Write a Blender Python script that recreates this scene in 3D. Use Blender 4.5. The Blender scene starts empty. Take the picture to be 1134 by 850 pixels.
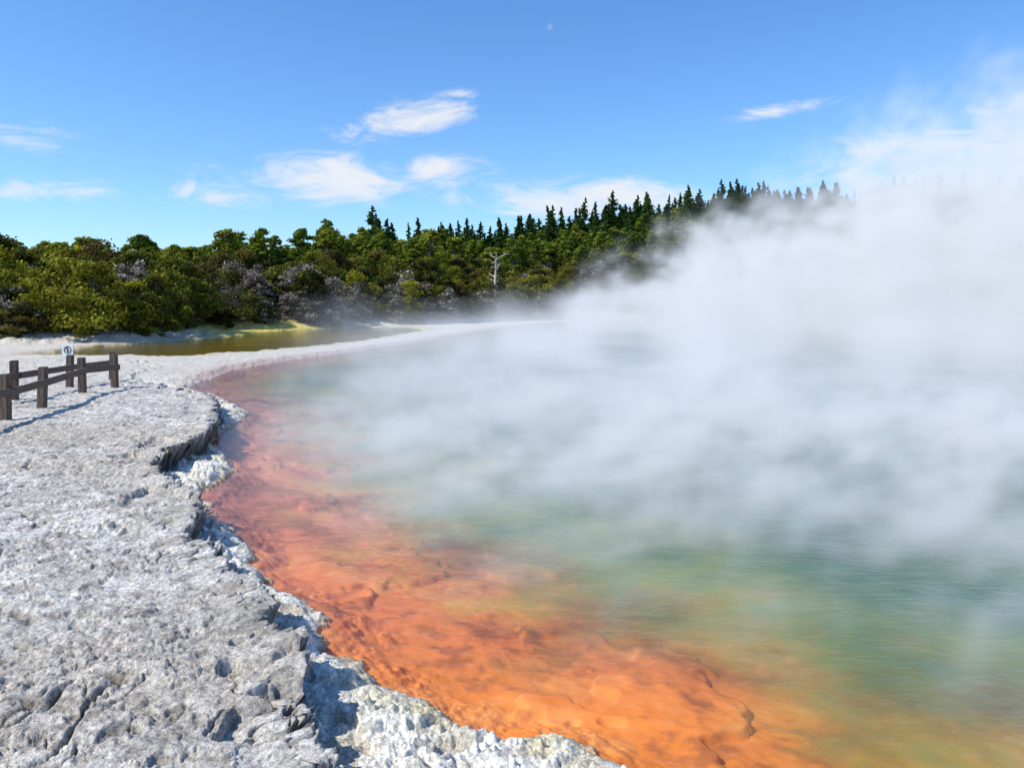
import bpy, math, random, time
import numpy as np
from mathutils import Vector
T0=time.time()
rng=np.random.default_rng(7); random.seed(7)
scene=bpy.context.scene
scene.view_settings.view_transform='Standard'; scene.view_settings.look='None'; scene.view_settings.exposure=0
COL=scene.collection

# ------------------------------------------------------------------ noise
def _h(ix,iy,s):
    n=(ix.astype(np.int64)*374761393+iy.astype(np.int64)*668265263+s*1274126177)&0x7fffffff
    n=((n^(n>>13))*1274126177)&0x7fffffff
    return ((n^(n>>16))&0xffff)/65535.0
def vnoise(x,y,s=0):
    ix=np.floor(x);iy=np.floor(y);fx=x-ix;fy=y-iy
    fx=fx*fx*fx*(fx*(fx*6-15)+10);fy=fy*fy*fy*(fy*(fy*6-15)+10)
    a=_h(ix,iy,s);b=_h(ix+1,iy,s);c=_h(ix,iy+1,s);d=_h(ix+1,iy+1,s)
    return (a*(1-fx)+b*fx)*(1-fy)+(c*(1-fx)+d*fx)*fy
def fbm(x,y,f,o=4,s=0,g=0.5):
    t=0;a=1.;n=0
    for i in range(o):
        c,sn=math.cos(i*1.1+.4),math.sin(i*1.1+.4)
        t=t+a*vnoise((x*c-y*sn)*f+17.3*i,(x*sn+y*c)*f-9.1*i,s+i); n+=a; a*=g; f*=2.03
    return t/n*2-1
def sst(x,a,b):
    t=np.clip((x-a)/(b-a),0,1); return t*t*(3-2*t)
def sdist(px,py,poly):
    P=np.array(poly,float); n=len(P)
    best=np.full(px.shape,1e18); ins=np.zeros(px.shape,bool); gx=np.zeros(px.shape); gy=np.zeros(px.shape)
    for i in range(n):
        a=P[i];b=P[(i+1)%n];e=b-a;L=e@e
        t=np.clip(((px-a[0])*e[0]+(py-a[1])*e[1])/L,0,1)
        dx=px-(a[0]+t*e[0]);dy=py-(a[1]+t*e[1]);d=dx*dx+dy*dy
        m=d<best;best=np.where(m,d,best);gx=np.where(m,dx,gx);gy=np.where(m,dy,gy)
        if a[1]!=b[1]:
            c=((a[1]>py)!=(b[1]>py))&(px<(b[0]-a[0])*(py-a[1])/(b[1]-a[1])+a[0]); ins^=c
    d=np.sqrt(best); s=np.where(ins,-1.,1.)
    return d*s, gx/(d+1e-9)*s, gy/(d+1e-9)*s    # negative inside

POOL=[(0.483,3.8),(0.335,4.08),(0.107,4.14),(-.10,4.12),(-.277,4.32),(-.541,4.5),(-.73,4.585),(-.91,4.86),(-1.13,5.11),(-1.27,5.515),
(-1.46,5.93),(-1.9,6.32),(-2.2,6.75),(-2.53,7.39),(-2.95,8.16),(-3.6,9.19),(-3.65,9.79),(-3.63,10.58),(-4.03,11.3),(-4.7,12.6),(-4.98,14.0),
(-5.09,15.66),(-5.67,16.7),(-6.85,18.6),(-8.4,20.6),(-8.7,23),(-9,26.1),(-8.77,29.2),(-7.96,32.6),(-6.93,36.9),(-5.7,43.5),(-3.58,55.9),
(-.57,72.5),(5.5,93),(22,104),(50,104),(74,90),(84,60),(84,20),(62,-12),(20,-10),(4,0.2),(2.0,2.0),(1.0,3.0)]
UP=[(-.6,2.5),(-.855,3.28),(-1.01,3.64),(-1.08,4.0),(-1.17,4.39),(-1.43,4.76),(-1.73,5.28),(-2.04,5.54),(-2.42,6.1),(-2.79,6.76),(-3.2,7.87),(-3.87,8.67),
(-4.36,9.66),(-4.3,10.6),(-4.52,11.66),(-5.2,14.1),(-6.2,16.1),(-7.6,17.8),(-9.3,20.0),(-10.8,23),(-11.3,26),(-13,28.5),(-30,31),(-100,26),(-100,-100),(30,-100),(6,-6),(1.4,0.4),(.2,1.6)]
POND=[(-19.5,32.4),(-13.2,31.8),(-11.2,34.8),(-9.2,40),(-8.2,46),(-7.4,55),(-6.6,63),(-9,71),(-14,69),(-17.5,64),(-18.9,60),(-18.2,52.9),(-18.6,46.5),(-20.5,40)]
FOR=[(-400,-60),(-80,20),(-45,35),(-27,40.5),(-20.5,44),(-20.5,50),(-23,60),(-18,66),(-13,73),(-7,79),(0,92),(10,110),(30,116),(60,113),(92,102),(108,70),(112,30),(104,-20),(90,-60),(400,-200),(3000,-200),(3000,3000),(-3000,3000),(-3000,-60)]

def terrain(x,y,fine=True):
    r=np.sqrt(x*x+y*y)
    wd,_,_=sdist(x,y,POOL); ud,ux,uy=sdist(x,y,UP); pd,_,_=sdist(x,y,POND); fd,_,_=sdist(x,y,FOR)
    ud=-ud; fd=-fd
    n1=fbm(x,y,1.6,4,11); n2=fbm(x,y,6,4,21)
    wdn=wd+0.14*n1+0.07*n2+.05*fbm(x,y,16,3,24)
    udn=ud+0.16*n1+0.12*n2+0.07*fbm(x,y,20,3,31)
    lump=fbm(x,y,5,5,41,.6)
    low=0.06*sst(wdn,-0.02,0.16)+0.05*np.maximum(lump,-.4)*sst(wdn,0.0,0.3)+0.03*sst(wdn,0.1,1.0)
    low+=(0.05*np.abs(fbm(x,y,11,4,44,.6))+.05*sst(fbm(x,y,3.4,4,46,.6),.1,.25))*sst(wdn,0,.2)
    bed=-0.02-0.13*sst(-wdn,0,0.5)-0.16*sst(-wdn,0.4,2.3)-1.7*sst(-wdn,2.2,6)
    slab=sst(fbm(x,y,1.1,4,48,.55),.05,.12)*.05
    bed+=(0.035*fbm(x,y,2.6,3,43)+slab)*sst(-wdn,0,0.7)-.03*sst(-wdn,0,.3)
    z=np.where(wdn>0,low,bed)
    topH=0.35-0.19*sst(y,15,24)
    crs=fbm(x,y,26,4,66,.6)
    rough=0.030*fbm(x,y,0.7,3,51)+0.014*fbm(x,y,3.2,4,55)+0.009*fbm(x,y,14,5,61,.65)-.008*np.abs(fbm(x,y,9,4,67,.6))+.006*crs
    flake=sst(fbm(x+.1*n2,y,3.6,5,68,.6),.03,.06)*.016+sst(fbm(x-.1*n2,y,8.2,4,69,.6),.08,.12)*.008; rough=rough+flake
    pit=sst(fbm(x,y,7,3,64),.30,.5); rough=rough-.016*pit
    rid=np.abs(fbm(x+0.3*n1,y,0.75,4,71)); crack=sst(rid,0.022,0.0)*sst(fbm(x,y,.5,2,77),-.25,.25)
    rid2=np.abs(fbm(x,y+.1*n2,2.4,3,81)); crack2=sst(rid2,0.035,0.0)*sst(fbm(x,y,.9,2,87),-.1,.3)
    fis=np.abs(ud-1.25-.35*fbm(x,y,.8,3,89)-.10*n2); fiss=sst(fis,.06,.0)*sst(fbm(x,y,1.2,2,90),-.35,.1)*sst(y,13,9)
    lip=0.025*np.exp(-((udn-.06)/.08)**2)
    top=topH+rough-0.045*crack-0.022*crack2-.045*fiss+lip
    k=sst(udn,-0.012,0.02+0.0015*r)
    brk=sst(fbm(x,y,2.1,3,91),.2,.24)*sst(udn,.8,.15)*.07
    z=np.where(udn>-.05, z*(1-k)+(top-brk)*k, z)
    far=sst(y,19,25); land=(0.13+0.05*n1*0.6+0.02*n2)*sst(wdn,-.02,.5)
    z=np.where((wdn>0)&(ud<0), z*(1-far)+land*far, z)
    pk=sst(pd+.5*n1,0.35,-0.7); z=z*(1-pk)-0.22*pk
    ex=8.5*sst(x,-5,40); am=3.9+3.9*sst(x,-38,-8)
    hill=(am+ex)*(1-np.exp(-np.maximum(fd,0)/24))+0.5*fbm(x,y,.12,3,95)*sst(fd,0,10)
    bank=0.35*sst(fd+.8*n1,-1.6,.2)*sst(wd,.5,2.5)*sst(pd,.2,1.2)
    z=z+hill+bank
    return z,dict(wd=wdn,wraw=wd,ud=udn,pd=pd,fd=fd,crack=np.maximum(np.maximum(crack,crack2*.75),fiss),pit=pit,lump=lump,n1=n1,n2=n2,ux=ux,uy=uy,k=k,crs=crs,slab=slab)

def polar(aset,rset):
    A,R=np.meshgrid(aset,rset); return (R*np.sin(A)).ravel(),(R*np.cos(A)).ravel()
def grid_mesh(name,x,y,z,nr,nc,keep=None,close=False):
    i=np.arange(nr-1)[:,None]; j=np.arange(nc if close else nc-1)[None,:]; j2=(j+1)%nc
    f=np.stack([i*nc+j+0*j,i*nc+j2,(i+1)*nc+j2,(i+1)*nc+j],-1).reshape(-1,4)
    if keep is not None:
        f=f[keep[f].any(1)]
        used=np.unique(f); mp=np.full(len(x),-1); mp[used]=np.arange(len(used)); f=mp[f]; x=x[used];y=y[used];z=z[used]
    else: used=None
    me=bpy.data.meshes.new(name); n=len(x)
    me.vertices.add(n); me.vertices.foreach_set('co',np.stack([x,y,z],1).astype(np.float32).ravel())
    m=len(f); me.loops.add(m*4); me.loops.foreach_set('vertex_index',f.ravel().astype(np.int32))
    me.polygons.add(m); me.polygons.foreach_set('loop_start',np.arange(0,m*4,4,dtype=np.int32))
    me.polygons.foreach_set('use_smooth',np.ones(m,bool))
    me.update(calc_edges=True); me.validate()
    return me,used
def addcol(me,name,c):
    a=me.color_attributes.new(name,'FLOAT_COLOR','POINT')
    c=np.concatenate([c,np.ones((len(c),1))],1).astype(np.float32); a.data.foreach_set('color',c.ravel())
def addf(me,name,v):
    a=me.attributes.new(name,'FLOAT','POINT'); a.data.foreach_set('value',v.astype(np.float32))

def newmat(name):
    m=bpy.data.materials.new(name); m.use_nodes=True; nt=m.node_tree; nt.nodes.clear(); return m,nt
class NB:
    def __init__(s,nt): s.nt=nt
    def n(s,t,**k):
        nd=s.nt.nodes.new(t)
        for a,b in k.items(): setattr(nd,a,b)
        return nd
    def put(s,sock,v):
        if isinstance(v,bpy.types.NodeSocket): s.nt.links.new(v,sock)
        elif v is not None: sock.default_value=v
    def m(s,op,a,b=None,c=None,clamp=False):
        nd=s.n('ShaderNodeMath',operation=op); nd.use_clamp=clamp
        for i,v in enumerate((a,b,c)):
            if v is not None: s.put(nd.inputs[i],v)
        return nd.outputs[0]
    def mr(s,v,a,b,c=0.,d=1.,smooth=True):
        nd=s.n('ShaderNodeMapRange'); nd.interpolation_type='SMOOTHSTEP' if smooth else 'LINEAR'
        for i,x in enumerate((v,a,b,c,d)): s.put(nd.inputs[i],x)
        return nd.outputs[0]
    def vm(s,op,a,b=None):
        nd=s.n('ShaderNodeVectorMath',operation=op); s.put(nd.inputs[0],a)
        if b is not None: s.put(nd.inputs[1],b)
        return nd.outputs[0]
    def noise(s,vec,scale,detail=3,rough=.5,dist=0.):
        nd=s.n('ShaderNodeTexNoise')
        if vec is not None: s.put(nd.inputs['Vector'],vec)
        nd.inputs['Scale'].default_value=scale; nd.inputs['Detail'].default_value=detail; nd.inputs['Roughness'].default_value=rough; nd.inputs['Distortion'].default_value=dist
        return nd.outputs[0]
    def mix(s,f,a,b,blend='MIX'):
        nd=s.n('ShaderNodeMix',data_type='RGBA',blend_type=blend); s.put(nd.inputs[0],f); s.put(nd.inputs[6],a); s.put(nd.inputs[7],b); return nd.outputs[2]
    def ramp(s,f,pts):
        nd=s.n('ShaderNodeValToRGB'); cr=nd.color_ramp
        while len(cr.elements)<len(pts): cr.elements.new(0.5)
        for e,(p,c) in zip(cr.elements,pts): e.position=p; e.color=(*c,1)
        s.put(nd.inputs[0],f); return nd.outputs[0]

# ------------------------------------------------------------------ ground
D=math.radians
ang=np.concatenate([np.arange(-180,-60,4),np.arange(-60,-40,1.),np.arange(-40,6,.08),np.arange(6,40,.2),np.arange(40,60,1.),np.arange(60,180,4)])
rad=np.concatenate([[0.05],np.geomspace(.3,2.6,50)[:-1],np.geomspace(2.6,22,640)[:-1],np.geomspace(22,130,200)[:-1],np.geomspace(130,3000,40)])
x,y=polar(np.radians(ang),rad); z,A=terrain(x,y)
w=np.exp(-((A['ud']-.03)/.08)**2)*A['k']*sst(z,.14,.28)*(y<19)
x2=x+A['ux']*w*.14; y2=y+A['uy']*w*.14
nc=len(ang); nr=len(rad)
me,_=grid_mesh('ground',x2,y2,z,nr,nc,close=True)
def C(*c): return np.array(c)[None,:]
def L(a,b,t): return a*(1-t[:,None])+b*t[:,None]
g1=fbm(x,y,.8,5,101,.6)*.5+.5; g2=fbm(x,y,9,4,105,.6)*.5+.5; g3=fbm(x*.6,y,.35,4,108)*.5+.5
c=L(C(.44,.415,.37),C(.71,.68,.615),np.clip(.25+g1*.6+ (g2-.5)*1.3,0,1))
c=L(c,C(.29,.265,.23),sst(g2,.42,.25)*.7)
c=L(c,C(.46,.39,.31),sst(g3,.55,.75)*.45)
c=L(c,C(.36,.34,.30),sst(fbm(x,y,1.9,4,109,.6),.12,.35)*.45)
c=L(c,C(.30,.27,.23),A['pit']*.55)
c=L(c,C(.28,.25,.21),sst(A['crs'],-.16,-.5)*.6)
c=L(c,C(.11,.095,.075),A['crack']*.85)
lowc=L(C(.54,.49,.39),C(.82,.79,.70),sst(A['lump'],-.4,.35)); lowc=L(lowc,C(.66,.58,.26),sst(fbm(x,y,1.3,3,111),.2,.55)*.4)
lowc=L(lowc,C(.42,.28,.14),sst(A['wd'],.08,.0)*.75)
lowc=L(lowc,C(.07,.06,.05),sst(A['ud'],-.15,-.02)*.85)  # undercut shade painted into the crust colour along the ledge foot
t=sst(A['ud'],-.0,.03); near=1-sst(y,19,25)
c=L(lowc,c,np.maximum(t,1-near))
face=(A['k']>.02)&(A['k']<.97)&(y<19); c=np.where(face[:,None],c*.35,c)  # ledge face colour darkened to paint in the shade under the lip
far=sst(y,19,25)*(A['fd']<0)
c=L(c,L(C(.54,.50,.42),C(.66,.62,.54),g1),far*.8)
c=L(c,C(.55,.33,.28),far*sst(A['wd'],.9,.1)*.6)
c=L(c,C(.42,.32,.12),far*sst(A['pd']+A['n1']*.5,1.4,.1)*.5)
c=L(c,C(.62,.52,.12),np.clip(1.3*np.exp(-((x+19)/5.5)**2-((y-61)/9)**2),0,.9)*(A['fd']<2))
bedc=L(C(.86,.31,.05),C(.76,.26,.085),sst(y,4.4,6.0)); bedc=L(bedc,C(.66,.24,.15),sst(y,6.5,10)); bedc=L(bedc,C(.56,.31,.29),sst(y,11,19))
m1=fbm(x,y,1.7,5,131,.6); m2=fbm(x,y,6,5,135,.65)
bedc=L(bedc,C(.90,.50,.20),sst(m1+.4*m2,.05,.5)*.45); bedc=L(bedc,C(.34,.12,.045),sst(m1+.6*m2,-.02,-.5)*.75)
bedc=L(bedc,C(.20,.07,.03),sst(np.abs(fbm(x,y,1.0,4,133,.55)),.04,.0)*.2)
bedc=L(bedc,C(.72,.44,.05),sst(-A['wd'],1.2,2.4)*sst(y,8,4)*.7)
c=L(c,bedc,sst(A['wd'],.015,-.03))
c=L(c,L(C(.26,.19,.04),C(.66,.54,.09),sst(fbm(x,y,.25,3,121)+1.1*np.exp(-((x+16)/4.5)**2-((y-57)/10)**2),.1,.5)),sst(A['pd'],.1,-.3))
c=L(c,L(C(.05,.05,.025),C(.16,.13,.08),g2),sst(A['fd'],.0,2.0))
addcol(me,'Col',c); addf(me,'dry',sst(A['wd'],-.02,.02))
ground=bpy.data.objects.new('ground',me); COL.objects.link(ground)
m,nt=newmat('sinter_ground'); b=NB(nt)
out=b.n('ShaderNodeOutputMaterial'); bs=b.n('ShaderNodeBsdfPrincipled'); bs.inputs['Roughness'].default_value=.95; bs.inputs['Specular IOR Level'].default_value=.08
at=b.n('ShaderNodeAttribute',attribute_name='Col'); dry=b.n('ShaderNodeAttribute',attribute_name='dry').outputs['Fac']; geo=b.n('ShaderNodeNewGeometry'); P=geo.outputs['Position']
n1=b.noise(P,38,5,.7); n2=b.noise(P,9,5,.65); n3=b.noise(P,150,3,.6)
v=b.m('ADD',b.mr(n1,.3,.7,.60,1.30),b.mr(n3,.3,.7,-.20,.20))
v=b.m('MULTIPLY',v,b.mr(n2,.3,.7,.84,1.14))
v=b.m('MULTIPLY',v,b.mr(b.noise(P,22,3,.6,1.5),.36,.46,.72,1.04))
vf=b.n('ShaderNodeMix',data_type='FLOAT'); b.put(vf.inputs[0],dry); vf.inputs[2].default_value=1.; b.put(vf.inputs[3],v)
cc=b.n('ShaderNodeVectorMath',operation='SCALE'); nt.links.new(at.outputs['Color'],cc.inputs[0]); nt.links.new(vf.outputs[0],cc.inputs['Scale'])
nt.links.new(cc.outputs[0],bs.inputs['Base Color'])
hb=b.m('ADD',b.m('MULTIPLY',n1,.013),b.m('ADD',b.m('MULTIPLY',n2,.026),b.m('MULTIPLY',n3,.004)))
hb=b.m('MULTIPLY',hb,b.mr(dry,0,1,.2,1.))
bu=b.n('ShaderNodeBump'); bu.inputs['Strength'].default_value=.9; bu.inputs['Distance'].default_value=1.; nt.links.new(hb,bu.inputs['Height']); nt.links.new(bu.outputs[0],bs.inputs['Normal'])
nt.links.new(bs.outputs[0],out.inputs[0]); me.materials.append(m)
print('ground',time.time()-T0)

# ------------------------------------------------------------------ pool water
aw=np.concatenate([np.arange(-60,60,.6),np.arange(60,182,3)]); rw=np.geomspace(1.2,140,220)
x,y=polar(np.radians(aw),rw); wd,_,_=sdist(x,y,POOL)
me,u=grid_mesh('pool_water',x,y,np.zeros_like(x),len(rw),len(aw),keep=wd<.5); addf(me,'wd',-wd[u])
pool=bpy.data.objects.new('pool_water',me); COL.objects.link(pool)
def watermat(name,pond=False):
    m,nt=newmat(name); b=NB(nt); out=b.n('ShaderNodeOutputMaterial'); geo=b.n('ShaderNodeNewGeometry'); P=geo.outputs['Position']
    sc=b.vm('MULTIPLY',P,(1.,1.7,1.))
    nb=b.m('ADD',b.noise(sc,3.2,4,.6),b.m('MULTIPLY',b.noise(sc,11,2,.5),.3))
    bu=b.n('ShaderNodeBump'); bu.inputs['Strength'].default_value=.25 if not pond else .1; bu.inputs['Distance'].default_value=.05; nt.links.new(nb,bu.inputs['Height'])
    N=bu.outputs[0]
    if not pond:
        at=b.n('ShaderNodeAttribute',attribute_name='wd'); d=at.outputs['Fac']
        d=b.m('ADD',d,b.mr(b.noise(P,.8,6,.65),.25,.75,-1.2,1.2,False))
        milk=b.mr(d,.4,2.8,.06,.97)
        col=b.ramp(b.m('DIVIDE',d,14.),[(0.0,(.70,.32,.09)),(.10,(.50,.34,.05)),(.17,(.20,.23,.05)),(.28,(.06,.145,.065)),(.50,(.035,.15,.115)),(1.,(.09,.25,.24))])
        col=b.mix(b.mr(b.noise(P,.5,5,.6),.4,.65,0,.55),col,(.025,.095,.06,1))
    else:
        milk=.5; col=(.34,.25,.03,1)
    tr=b.n('ShaderNodeBsdfTransparent'); tr.inputs[0].default_value=(.97,.94,.88,1)
    df=b.n('ShaderNodeBsdfDiffuse'); b.put(df.inputs[0],col)
    mx=b.n('ShaderNodeMixShader'); b.put(mx.inputs[0],milk); nt.links.new(tr.outputs[0],mx.inputs[1]); nt.links.new(df.outputs[0],mx.inputs[2])
    gl=b.n('ShaderNodeBsdfGlossy'); gl.inputs['Roughness'].default_value=.12 if not pond else .05; nt.links.new(N,gl.inputs['Normal'])
    fr=b.n('ShaderNodeFresnel'); fr.inputs[0].default_value=1.33; nt.links.new(N,fr.inputs['Normal'])
    m2=b.n('ShaderNodeMixShader'); nt.links.new(fr.outputs[0],m2.inputs[0]); nt.links.new(mx.outputs[0],m2.inputs[1]); nt.links.new(gl.outputs[0],m2.inputs[2])
    nt.links.new(m2.outputs[0],out.inputs[0]); return m
me.materials.append(watermat('pool_water_mat'))
gx,gy=np.meshgrid(np.arange(-23,-3,.5),np.arange(29,74,.5)); x=gx.ravel();y=gy.ravel(); pd,_,_=sdist(x,y,POND); wd,_,_=sdist(x,y,POOL)
me,u=grid_mesh('pond_water',x,y,np.full_like(x,.015),gx.shape[0],gx.shape[1],keep=(pd<.3)&(wd>.3))
pond=bpy.data.objects.new('pond_water',me); COL.objects.link(pond); me.materials.append(watermat('pond_water_mat',True))

# ------------------------------------------------------------------ vegetation
class MB:
    def __init__(s): s.v=[];s.f=[];s.c=[];s.mi=[];s.n=0
    def add(s,v,f,c,mi): s.v.append(v);s.f.append(f+s.n);s.c.append(c);s.mi.append(np.full(len(f),mi));s.n+=len(v)
    def limb(s,a,b,ra,rb,col,seg=6):
        a=np.array(a,float);b=np.array(b,float);d=b-a;d/=np.linalg.norm(d)+1e-9
        u=np.cross(d,[.3,.9,.2]);u/=np.linalg.norm(u);w=np.cross(d,u);t=np.arange(seg)/seg*2*np.pi
        ring=np.cos(t)[:,None]*u+np.sin(t)[:,None]*w
        v=np.concatenate([a+ring*ra,b+ring*rb]);i=np.arange(seg);j=(i+1)%seg
        s.add(v,np.stack([i,j,j+seg,i+seg],1),np.tile(col,(2*seg,1)),1)
    def leaves(s,P,N,size,col,asp=1.6):
        n=len(P);N=N/(np.linalg.norm(N,axis=1,keepdims=True)+1e-9);R=rng.normal(size=(n,3));U=np.cross(N,R);U/=np.linalg.norm(U,axis=1,keepdims=True)+1e-9;W=np.cross(N,U)
        sz=size*rng.uniform(.6,1.3,n)[:,None];U=U*sz*asp*.5;W=W*sz*.5
        v=np.stack([P-U,P-W*1.+U*.1,P+U,P+W+U*.1],1).reshape(-1,3)
        s.add(v,np.arange(4*n).reshape(n,4),np.repeat(col,4,0),0)
    def mesh(s,name,mats):
        v=np.concatenate(s.v);f=np.concatenate(s.f);c=np.concatenate(s.c);mi=np.concatenate(s.mi)
        me=bpy.data.meshes.new(name);me.vertices.add(len(v));me.vertices.foreach_set('co',v.astype(np.float32).ravel())
        m=len(f);me.loops.add(4*m);me.loops.foreach_set('vertex_index',f.ravel().astype(np.int32));me.polygons.add(m);me.polygons.foreach_set('loop_start',np.arange(0,4*m,4,dtype=np.int32))
        me.polygons.foreach_set('material_index',mi.astype(np.int32));me.update(calc_edges=True);me.validate();addcol(me,'Col',c)
        for x in mats: me.materials.append(x)
        return me
def leafmat(name,cols,trans=.30):
    m,nt=newmat(name);b=NB(nt);out=b.n('ShaderNodeOutputMaterial');oi=b.n('ShaderNodeObjectInfo');at=b.n('ShaderNodeAttribute',attribute_name='Col')
    col=b.ramp(oi.outputs['Random'],[(i/(len(cols)-1),q) for i,q in enumerate(cols)]);col=b.mix(1.,col,at.outputs['Color'],'MULTIPLY')
    df=b.n('ShaderNodeBsdfDiffuse');tl=b.n('ShaderNodeBsdfTranslucent');nt.links.new(col,df.inputs[0]);nt.links.new(col,tl.inputs[0])
    mx=b.n('ShaderNodeMixShader');mx.inputs[0].default_value=trans;nt.links.new(df.outputs[0],mx.inputs[1]);nt.links.new(tl.outputs[0],mx.inputs[2]);nt.links.new(mx.outputs[0],out.inputs[0]);return m
def plainmat(name,c1,c2,scale=8,rough=.85,vec=(1,1,1),bump=.02):
    m,nt=newmat(name);b=NB(nt);out=b.n('ShaderNodeOutputMaterial');tc=b.n('ShaderNodeTexCoord');bs=b.n('ShaderNodeBsdfPrincipled');bs.inputs['Roughness'].default_value=rough
    p=b.vm('MULTIPLY',tc.outputs['Object'],vec);n=b.noise(p,scale,5,.65);nt.links.new(b.mix(b.mr(n,.3,.7),(*c1,1),(*c2,1)),bs.inputs['Base Color'])
    bu=b.n('ShaderNodeBump');bu.inputs['Distance'].default_value=bump;bu.inputs['Strength'].default_value=.7;nt.links.new(n,bu.inputs['Height']);nt.links.new(bu.outputs[0],bs.inputs['Normal']);nt.links.new(bs.outputs[0],out.inputs[0]);return m
bark=plainmat('bark',(.10,.075,.055),(.22,.18,.14))
deadbark=plainmat('dead_wood',(.45,.42,.38),(.6,.57,.52))
L_pine=leafmat('pine_foliage',[(.10,.16,.022),(.19,.24,.03),(.28,.30,.036),(.14,.20,.022)])
L_con=leafmat('conifer_foliage',[(.030,.078,.022),(.08,.135,.028)])
L_shr=leafmat('shrub_foliage',[(.05,.062,.018),(.13,.13,.03),(.36,.34,.03),(.09,.12,.02),(.15,.11,.04),(.24,.24,.03),(.06,.08,.02)])
L_blo=leafmat('flowering_shrub_foliage',[(.16,.15,.10),(.25,.22,.16),(.19,.15,.12)])
def sph(n):
    d=rng.normal(size=(n,3));return d/np.linalg.norm(d,axis=1,keepdims=True)
def crown_tree(name,h,cr,nclump,nleaf,lsize,lm,base=.3,flat=.8,blossom=0,trunkr=.16,clr=(.16,.32),cone=0.):
    B=MB();bc=np.array([.9,.9,.9]);lean=rng.normal(size=2)*.04*h
    top=np.array([lean[0],lean[1],h*.88]);prev=np.zeros(3)-[0,0,.6]
    for i in range(5):
        p=top*((i+1)/5)+np.array([*rng.normal(size=2)*.03*h,0]);B.limb(prev,p,trunkr*(1-i*.17),trunkr*(1-(i+1)*.17),bc);prev=p
    for k in range(nclump):
        t=rng.uniform(0,1);zz=h*(base+(1-base)*t)
        prof=(1-t)**.6*(.65+.35*sst(t,0,.2))+.10 if cone else max(.12,math.sin(math.pi*min(1,.25+.75*t)))**.65
        a=rng.uniform(0,2*np.pi);rr=cr*prof*rng.uniform(.05,1)**.6
        c=np.array([math.cos(a)*rr+lean[0]*t,math.sin(a)*rr+lean[1]*t,zz-.06*h]);R=cr*rng.uniform(*clr)*(1-.35*t*(cone>0))
        st=top*max(.1,(c[2]/h-.12));B.limb(st,c,trunkr*.25,trunkr*.05,bc,4)
        n=nleaf//nclump;d=sph(n);d[:,2]=np.abs(d[:,2])*.9-.35*(rng.random(n)<.45);P=c+d*R*rng.uniform(.35,1.35,n)[:,None]*[1,1,flat]
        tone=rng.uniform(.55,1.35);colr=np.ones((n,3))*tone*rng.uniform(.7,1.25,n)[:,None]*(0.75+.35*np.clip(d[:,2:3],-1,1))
        if blossom>0:
            bm=rng.random(n)<blossom*(.3+.7*(d[:,2]>.2));colr[bm]=np.array([2.0,2.1,2.6])*rng.uniform(.6,1.2)
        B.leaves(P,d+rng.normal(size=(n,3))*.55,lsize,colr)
    return B.mesh(name,[lm,bark])
def spire(name,h,cr,nleaf,lsize):
    B=MB();bc=np.array([.8,.8,.8]);B.limb([0,0,-.6],[0,0,h*.5],.16,.1,bc);B.limb([0,0,h*.5],[0,0,h],.1,.015,bc)
    nb=int(h*9);n=nleaf//nb
    for k in range(nb):
        t=(k+rng.random())/nb;t=t**.9;zz=h*(.10+.88*t);Lb=cr*(1-t)**.8*rng.uniform(.55,1.2)+.05;a=rng.uniform(0,2*np.pi)
        e=np.array([math.cos(a)*Lb,math.sin(a)*Lb,zz+Lb*rng.uniform(-.1,.3)]);s0=np.array([0,0,zz]);B.limb(s0,e,.03,.008,bc,4)
        q=rng.uniform(.1,1.05,n)[:,None];P=s0+(e-s0)*q+rng.normal(size=(n,3))*[.16,.16,.10]*Lb*.9;N=rng.normal(size=(n,3))*.7+[0,0,.8]
        colr=np.ones((n,3))*rng.uniform(.6,1.25)*rng.uniform(.7,1.3,n)[:,None];B.leaves(P,N,lsize*(.5+.6*(1-t)),colr,2.0)
    return B.mesh(name,[L_con,bark])
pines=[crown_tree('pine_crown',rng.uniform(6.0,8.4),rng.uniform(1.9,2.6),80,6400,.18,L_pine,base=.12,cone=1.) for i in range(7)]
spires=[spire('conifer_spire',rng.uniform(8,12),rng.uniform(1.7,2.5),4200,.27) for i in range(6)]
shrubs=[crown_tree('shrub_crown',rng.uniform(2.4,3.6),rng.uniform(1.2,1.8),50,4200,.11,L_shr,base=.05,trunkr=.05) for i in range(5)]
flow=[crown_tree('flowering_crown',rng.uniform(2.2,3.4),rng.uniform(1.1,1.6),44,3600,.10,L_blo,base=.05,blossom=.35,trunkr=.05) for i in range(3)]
def empty(name):
    e=bpy.data.objects.new(name,None);COL.objects.link(e);return e
E_sh=empty('shrub_thicket');E_pf=empty('pine_forest');E_cf=empty('conifer_forest')
def place(par,meshes,pts,smin,smax,nm,leftshrink=0.):
    X=np.array([p[0] for p in pts]);Y=np.array([p[1] for p in pts]);Z,_=terrain(X,Y)
    for a,bb,cz in zip(X,Y,Z):
        o=bpy.data.objects.new(nm,meshes[rng.integers(len(meshes))]);s=rng.uniform(smin,smax)
        if leftshrink: s*=1-leftshrink*float(sst(a,-20,-45))
        ws=s*(1+.25*(leftshrink>0)*float(sst(a,-20,-45)))
        o.location=(a,bb,cz-.15);o.scale=(ws*rng.uniform(.8,1.25),ws*rng.uniform(.8,1.25),s);o.rotation_euler=(rng.normal()*.04,rng.normal()*.04,rng.uniform(0,6.28));o.parent=par;COL.objects.link(o)
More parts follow.
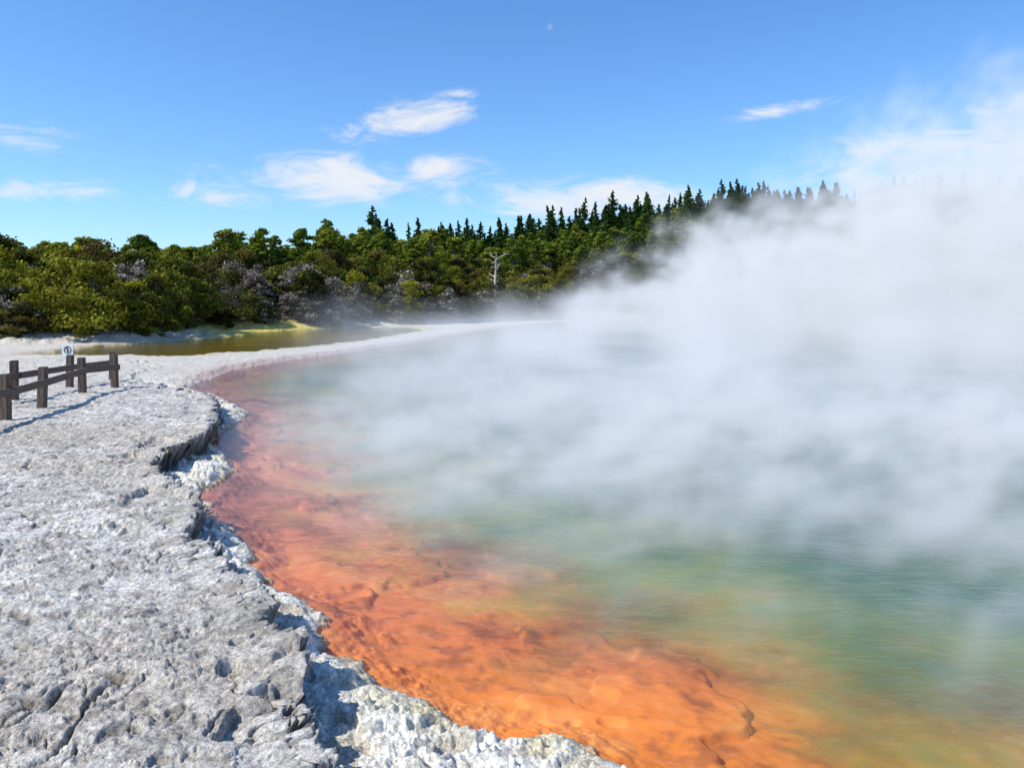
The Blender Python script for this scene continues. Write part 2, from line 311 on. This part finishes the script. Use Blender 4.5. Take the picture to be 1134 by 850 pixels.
def scatter(sp,fmin,fmax,xr=(-95,125),yr=(18,200),dens=None):
    gx,gy=np.meshgrid(np.arange(xr[0],xr[1],sp),np.arange(yr[0],yr[1],sp));X=gx.ravel()+rng.uniform(-.5,.5,gx.size)*sp;Y=gy.ravel()+rng.uniform(-.5,.5,gx.size)*sp
    fd,_,_=sdist(X,Y,FOR);fd=-fd;k=(fd>fmin)&(fd<fmax)&(np.abs(X)<Y*.78+12)
    if dens is not None:k&=rng.random(X.shape)<dens(X,Y,fd)
    return list(zip(X[k],Y[k]))
a=scatter(1.7,-.3,15,dens=lambda X,Y,f:np.where(X>25,.5,1.));fl=fbm(np.array([p[0] for p in a]),np.array([p[1] for p in a]),.09,2,301)
place(E_sh,shrubs,[p for p,q in zip(a,fl) if q<.12 or random.random()<.3],.5,1.45,'shrub')
place(E_sh,flow,[p for p,q in zip(a,fl) if q>=-.12 and random.random()<.6],.6,1.3,'flowering_shrub')
place(E_pf,pines,scatter(3.0,12,52,dens=lambda X,Y,f:np.where(X<60,.94,.4)),.6,1.05,'pine',.30)
place(E_cf,spires,scatter(2.7,40,66,dens=lambda X,Y,f:np.clip(sst(X,-32,-5),0,1)*.95),.65,1.2,'conifer')
place(E_cf,spires,scatter(3.2,20,42,dens=lambda X,Y,f:.03*(X>-25)+.9*sst(X,8,32)),.65,1.15,'conifer')
B=MB();bc=np.array([1.,1,1]);B.limb([0,0,-.5],[.1,0,3.5],.16,.12,bc);B.limb([.1,0,3.5],[.25,.1,6.8],.12,.02,bc)
for k in range(18):
    zz=rng.uniform(1.8,6.3);a=rng.uniform(0,6.28);l=rng.uniform(.4,1.8)*rng.uniform(.4,1);e=np.array([math.cos(a)*l,math.sin(a)*l,zz+l*rng.uniform(-.2,.8)]);B.limb([.1,0,zz],e,.045,.014,bc,5)
    for q in range(2):B.limb(e*.6+np.array([0,0,zz])*.4,e+rng.normal(size=3)*.3,.02,.008,bc,4)
me=B.mesh('dead_tree',[deadbark,deadbark]);o=bpy.data.objects.new('dead_tree',me);o.location=(-2.0,90,float(terrain(np.array([-2.]),np.array([90.]))[0][0])+.3);COL.objects.link(o)
print('veg',time.time()-T0,len(bpy.data.objects))

# ------------------------------------------------------------------ fence and sign
wood=plainmat('weathered_wood',(.06,.04,.03),(.17,.12,.085),6,vec=(6,6,1),bump=.01)
def box(name,size,loc,rot,mat,par,bev=.012):
    import bmesh
    bm=bmesh.new();bmesh.ops.create_cube(bm,size=1);bmesh.ops.scale(bm,vec=size,verts=bm.verts);bmesh.ops.bevel(bm,geom=bm.edges[:],offset=bev,segments=2,affect='EDGES')
    me=bpy.data.meshes.new(name);bm.to_mesh(me);bm.free();me.materials.append(mat);o=bpy.data.objects.new(name,me);o.location=loc;o.rotation_euler=rot;o.parent=par;COL.objects.link(o);return o
def gz(x,y): return float(terrain(np.array([x]),np.array([y]))[0][0])
def fence(posts,h,railh):
    E=empty('wooden_fence')
    tops=[]
    for i,(px,py) in enumerate(posts):
        zz=gz(px,py);hh=h+random.uniform(-.02,.03);box('post_%d'%i,(.13,.13,hh+.3),(px,py,zz+(hh-.3)/2),(random.uniform(-.03,.03),random.uniform(-.03,.03),random.uniform(0,.3)),wood,E);tops.append(Vector((px,py,zz+railh)))
    for i in range(len(posts)-1):
        a,b_=tops[i],tops[i+1];d=b_-a;sd=Vector((d.y,-d.x,0)).normalized()*.095
        mid=(a+b_)/2+sd;q=d.to_track_quat('X','Z').to_euler();box('rail_%d'%i,(d.length+.02,.06,.12),mid,q,wood,E)
fence([(-7.3,9.6),(-7.75,11.2),(-8.0,12.7),(-8.24,14.1),(-8.77,16.4),(-8.8,17.8)],.72,.46)
fence([(-10.3,12.6),(-9.35,15.1),(-9.85,17.9),(-10.2,20.5)],.72,.46)
S=empty('warning_sign');sx,sy=-10.05,18.2;sz=gz(sx,sy)
white=plainmat('sign_white',(.75,.75,.74),(.82,.82,.8),5,.5,bump=.001);black=plainmat('sign_black',(.03,.03,.03),(.05,.05,.05),5,.5,bump=.001);red=plainmat('sign_red',(.5,.03,.03),(.55,.04,.03),5,.5,bump=.001)
box('sign_post',(.06,.06,.95),(sx,sy+.03,sz+.3),(0,0,0),wood,S,.006)
box('sign_board',(.26,.02,.30),(sx,sy-.02,sz+.80),(0,0,0),white,S,.005)
bpy.ops.mesh.primitive_torus_add(major_radius=.075,minor_radius=.008,location=(sx,sy-.034,sz+.82),rotation=(math.pi/2,0,0));o=bpy.context.object;o.name='sign_ring';o.data.materials.append(black);o.parent=S
box('sign_slash',(.14,.006,.012),(sx,sy-.036,sz+.82),(0,D(45),0),red,S,.002)
box('sign_figure',(.03,.006,.11),(sx,sy-.034,sz+.82),(0,0,0),black,S,.002)

# ------------------------------------------------------------------ steam (voxel volume)
def steammat(name,em,step):
    m,nt=newmat(name);b=NB(nt);out=b.n('ShaderNodeOutputMaterial');at=b.n('ShaderNodeAttribute',attribute_name='density');d=at.outputs['Fac']
    vs=b.n('ShaderNodeVolumeScatter');vs.inputs['Color'].default_value=(1,1,1,1);vs.inputs['Anisotropy'].default_value=0.;nt.links.new(d,vs.inputs['Density'])
    e=b.n('ShaderNodeEmission');e.inputs[0].default_value=(.92,.97,1,1);nt.links.new(b.m('MULTIPLY',d,em),e.inputs[1])  # glow added to the steam, scaled by density, stands in for multiple scattering
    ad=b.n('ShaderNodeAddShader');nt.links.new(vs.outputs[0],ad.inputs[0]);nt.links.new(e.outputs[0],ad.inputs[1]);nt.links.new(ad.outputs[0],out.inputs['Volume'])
    try:m.cycles.volume_step_rate=step
    except Exception as ex:print('step',ex)
    return m
def steam(name,mn,mx,res,near,mat,par):
    ng=bpy.data.node_groups.new(name+'_nodes','GeometryNodeTree');ng.interface.new_socket('Geometry',in_out='INPUT',socket_type='NodeSocketGeometry');ng.interface.new_socket('Geometry',in_out='OUTPUT',socket_type='NodeSocketGeometry')
    b=NB(ng);go=b.n('NodeGroupOutput');pos=b.n('GeometryNodeInputPosition').outputs[0];sp=b.n('ShaderNodeSeparateXYZ');ng.links.new(pos,sp.inputs[0]);X,Y,Z=sp.outputs
    fc=b.n('ShaderNodeFloatCurve');cv=fc.mapping.curves[0]
    pts=[(0,2.),(3.8,.5),(5,-1),(8,-2.9),(12,-4.4),(16,-5.2),(20,-8),(28,-8.8),(44,-5.7),(56,-3.6),(72,-.6),(93,5.5),(104,20),(112,30)]
    pp=[(q/112,(w_+10)/42) for q,w_ in pts];cv.points[0].location=pp[0];cv.points[1].location=pp[-1]
    for q in pp[1:-1]:cv.points.new(*q)
    fc.mapping.update();b.put(fc.inputs['Value'],b.m('DIVIDE',Y,112.));Xs=b.m('SUBTRACT',b.m('MULTIPLY',fc.outputs[0],42.),10.)
    dx=b.m('SUBTRACT',X,Xs)
    N1=b.noise(b.vm('MULTIPLY',pos,(1,.6,.6)),.18,4,.6)
    if near:
        e=b.mr(dx,.0,3.2)
        e=b.m('MULTIPLY',e,b.m('SUBTRACT',1.,b.mr(Y,12.,18.)))
        e=b.m('MULTIPLY',e,b.mr(Y,3.2,9.0,.25,1.))
        H=b.m('MULTIPLY',b.m('ADD',.40,b.m('MULTIPLY',Y,.085)),b.mr(N1,.3,.7,.6,1.5))
        rot=b.n('ShaderNodeVectorRotate',rotation_type='Z_AXIS');ng.links.new(pos,rot.inputs['Vector']);rot.inputs['Angle'].default_value=D(-35)
        warp=b.vm('ADD',b.vm('MULTIPLY',rot.outputs[0],(.42,1.15,1.3)),None);nz0=b.noise(pos,.7,2);ng.links.new(nz0,warp.node.inputs[1])
        N2=b.noise(warp,1.5,6,.68)
        dens=b.m('MULTIPLY',b.mr(N2,.46,.64,.02,1.),1.15)
        prof=b.m('SUBTRACT',1.,b.mr(b.m('DIVIDE',Z,H),.15,1.1))
    else:
        e=b.mr(dx,.6,7.)
        e=b.m('MULTIPLY',e,b.mr(Y,12.,18.));e=b.m('MULTIPLY',e,b.m('SUBTRACT',1.,b.mr(X,72.,90.)));e=b.m('MULTIPLY',e,b.m('SUBTRACT',1.,b.mr(Y,92.,108.)))
        ramp=b.mr(Y,8.,40.)
        H=b.m('ADD',b.m('ADD',.9,b.m('MULTIPLY',Y,.018)),b.m('MULTIPLY',b.m('MULTIPLY',b.m('MAXIMUM',b.m('SUBTRACT',X,3.),0.),.32),ramp))
        H=b.m('MULTIPLY',H,b.mr(N1,.35,.65,.45,1.65))
        N2=b.noise(b.vm('MULTIPLY',pos,(.8,.5,1.1)),.42,6,.64,.5)
        dens=b.m('MULTIPLY',b.mr(N2,.45,.63,.015,1.),b.mr(X,4.,22.,.24,.36))
        prof=b.m('SUBTRACT',1.,b.mr(b.m('DIVIDE',Z,H),.3,1.25))
    dens=b.m('MULTIPLY',dens,b.m('MULTIPLY',e,prof));dens=b.m('MAXIMUM',b.m('SUBTRACT',dens,.0015),0.)
    vc=b.n('GeometryNodeVolumeCube');b.put(vc.inputs['Density'],dens);vc.inputs['Min'].default_value=mn;vc.inputs['Max'].default_value=mx
    for i,k in enumerate(('X','Y','Z')):vc.inputs['Resolution '+k].default_value=res[i]
    sm=b.n('GeometryNodeSetMaterial');ng.links.new(vc.outputs[0],sm.inputs[0]);sm.inputs['Material'].default_value=mat;ng.links.new(sm.outputs[0],go.inputs[0])
    me=bpy.data.meshes.new(name);o=bpy.data.objects.new(name,me);COL.objects.link(o);o.parent=par;md=o.modifiers.new('steam','NODES');md.node_group=ng;me.materials.append(mat);return o
ST=empty('steam')
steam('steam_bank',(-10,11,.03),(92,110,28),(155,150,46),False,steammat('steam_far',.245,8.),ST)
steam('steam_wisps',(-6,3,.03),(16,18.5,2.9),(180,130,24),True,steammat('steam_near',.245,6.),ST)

# ------------------------------------------------------------------ sun, sky
el=D(47);sd=Vector((-.93,-.37,0)).normalized();tosun=Vector((sd.x*math.cos(el),sd.y*math.cos(el),math.sin(el)))
sl=bpy.data.lights.new('sun','SUN');sl.energy=5.0;sl.angle=D(.5);sl.color=(1,.95,.85);so=bpy.data.objects.new('sun',sl);so.rotation_euler=tosun.to_track_quat('Z','Y').to_euler();so.location=(0,0,50);COL.objects.link(so)
w=bpy.data.worlds.new('World');scene.world=w;w.use_nodes=True;nt=w.node_tree;nt.nodes.clear();b=NB(nt)
sky=b.n('ShaderNodeTexSky',sky_type='NISHITA');sky.sun_disc=False;sky.sun_elevation=el;sky.sun_rotation=math.atan2(sd.x,sd.y);sky.dust_density=.4;sky.air_density=1.0;sky.ozone_density=2.0
tc=b.n('ShaderNodeTexCoord');sp=b.n('ShaderNodeSeparateXYZ');nt.links.new(tc.outputs['Generated'],sp.inputs[0]);X,Y,Z=sp.outputs
az=b.m('ARCTAN2',X,Y);elv=b.m('ARCSINE',Z)
cv=b.n('ShaderNodeCombineXYZ');b.put(cv.inputs[0],az);b.put(cv.inputs[1],b.m('MULTIPLY',elv,2.6));V=cv.outputs[0]
nA=b.noise(V,9,8,.68,1.0);nB=b.noise(V,3,3,.5)
f=890.
def blob(px,py,wx,wy,amp,tilt=0.):
    a0=math.atan((px-567)/f);e0=math.atan((335-py)/f*math.cos(a0));u=b.m('SUBTRACT',az,a0);v=b.m('SUBTRACT',elv,e0);v=b.m('SUBTRACT',v,b.m('MULTIPLY',u,tilt))
    q=b.m('ADD',b.m('POWER',b.m('ABSOLUTE',b.m('DIVIDE',u,wx/f)),2.),b.m('POWER',b.m('ABSOLUTE',b.m('DIVIDE',v,wy/f)),2.))
    return b.m('MULTIPLY',b.m('POWER',2.718,b.m('MULTIPLY',q,-1.)),amp)
bl=[blob(450,133,85,20,1.05,.22),blob(365,198,95,28,1.2),blob(490,190,60,18,1.),blob(640,222,130,26,1.15),blob(868,120,60,10,.85,.15),blob(240,215,100,18,.8),blob(1050,155,190,34,.8,.2),blob(15,150,70,18,.65),blob(10,212,40,12,.95),blob(130,213,110,12,.65),blob(250,190,50,14,.7),blob(520,105,60,8,.6)]
s_=bl[0]
for q in bl[1:]:s_=b.m('MAXIMUM',s_,q)
gen=b.m('MULTIPLY',b.mr(nB,.55,.8),b.m('MULTIPLY',b.mr(b.m('ABSOLUTE',az),.75,1.1),.9));s_=b.m('MAXIMUM',s_,gen)
cl=b.m('MULTIPLY',b.mr(b.m('ADD',b.m('MULTIPLY',s_,.75),b.m('MULTIPLY',b.m('SUBTRACT',nA,.5),2.5)),.15,1.0),b.mr(s_,.05,.6))
hsv=b.n('ShaderNodeHueSaturation');hsv.inputs['Saturation'].default_value=1.13;hsv.inputs['Value'].default_value=1.0;nt.links.new(sky.outputs[0],hsv.inputs['Color'])
tint=b.mix(1.,hsv.outputs[0],(.86,1.12,1.42,1),'MULTIPLY')
skc=b.mix(b.m('MULTIPLY',cl,.95),tint,(6.1,6.3,6.6,1))
a0=math.atan((609-567)/f);e0=math.atan((335-30)/f*math.cos(a0))
dm=b.m('SQRT',b.m('ADD',b.m('POWER',b.m('SUBTRACT',az,a0),2.),b.m('POWER',b.m('SUBTRACT',elv,e0),2.)));mk=b.m('MULTIPLY',b.mr(dm,.0055,.001),.16)
skc=b.mix(mk,skc,(6,6.2,6.5,1))
bg=b.n('ShaderNodeBackground');bg.inputs[1].default_value=.14;nt.links.new(skc,bg.inputs[0]);wo=b.n('ShaderNodeOutputWorld');nt.links.new(bg.outputs[0],wo.inputs[0])

cam=bpy.data.cameras.new('camera');cam.lens=36*890/1134;cam.shift_y=-90/1134;cam.clip_start=.05;cam.clip_end=6000;co=bpy.data.objects.new('camera',cam);co.location=(0,0,2.2);co.rotation_euler=(math.pi/2,0,0);COL.objects.link(co);scene.camera=co
print('done',time.time()-T0)
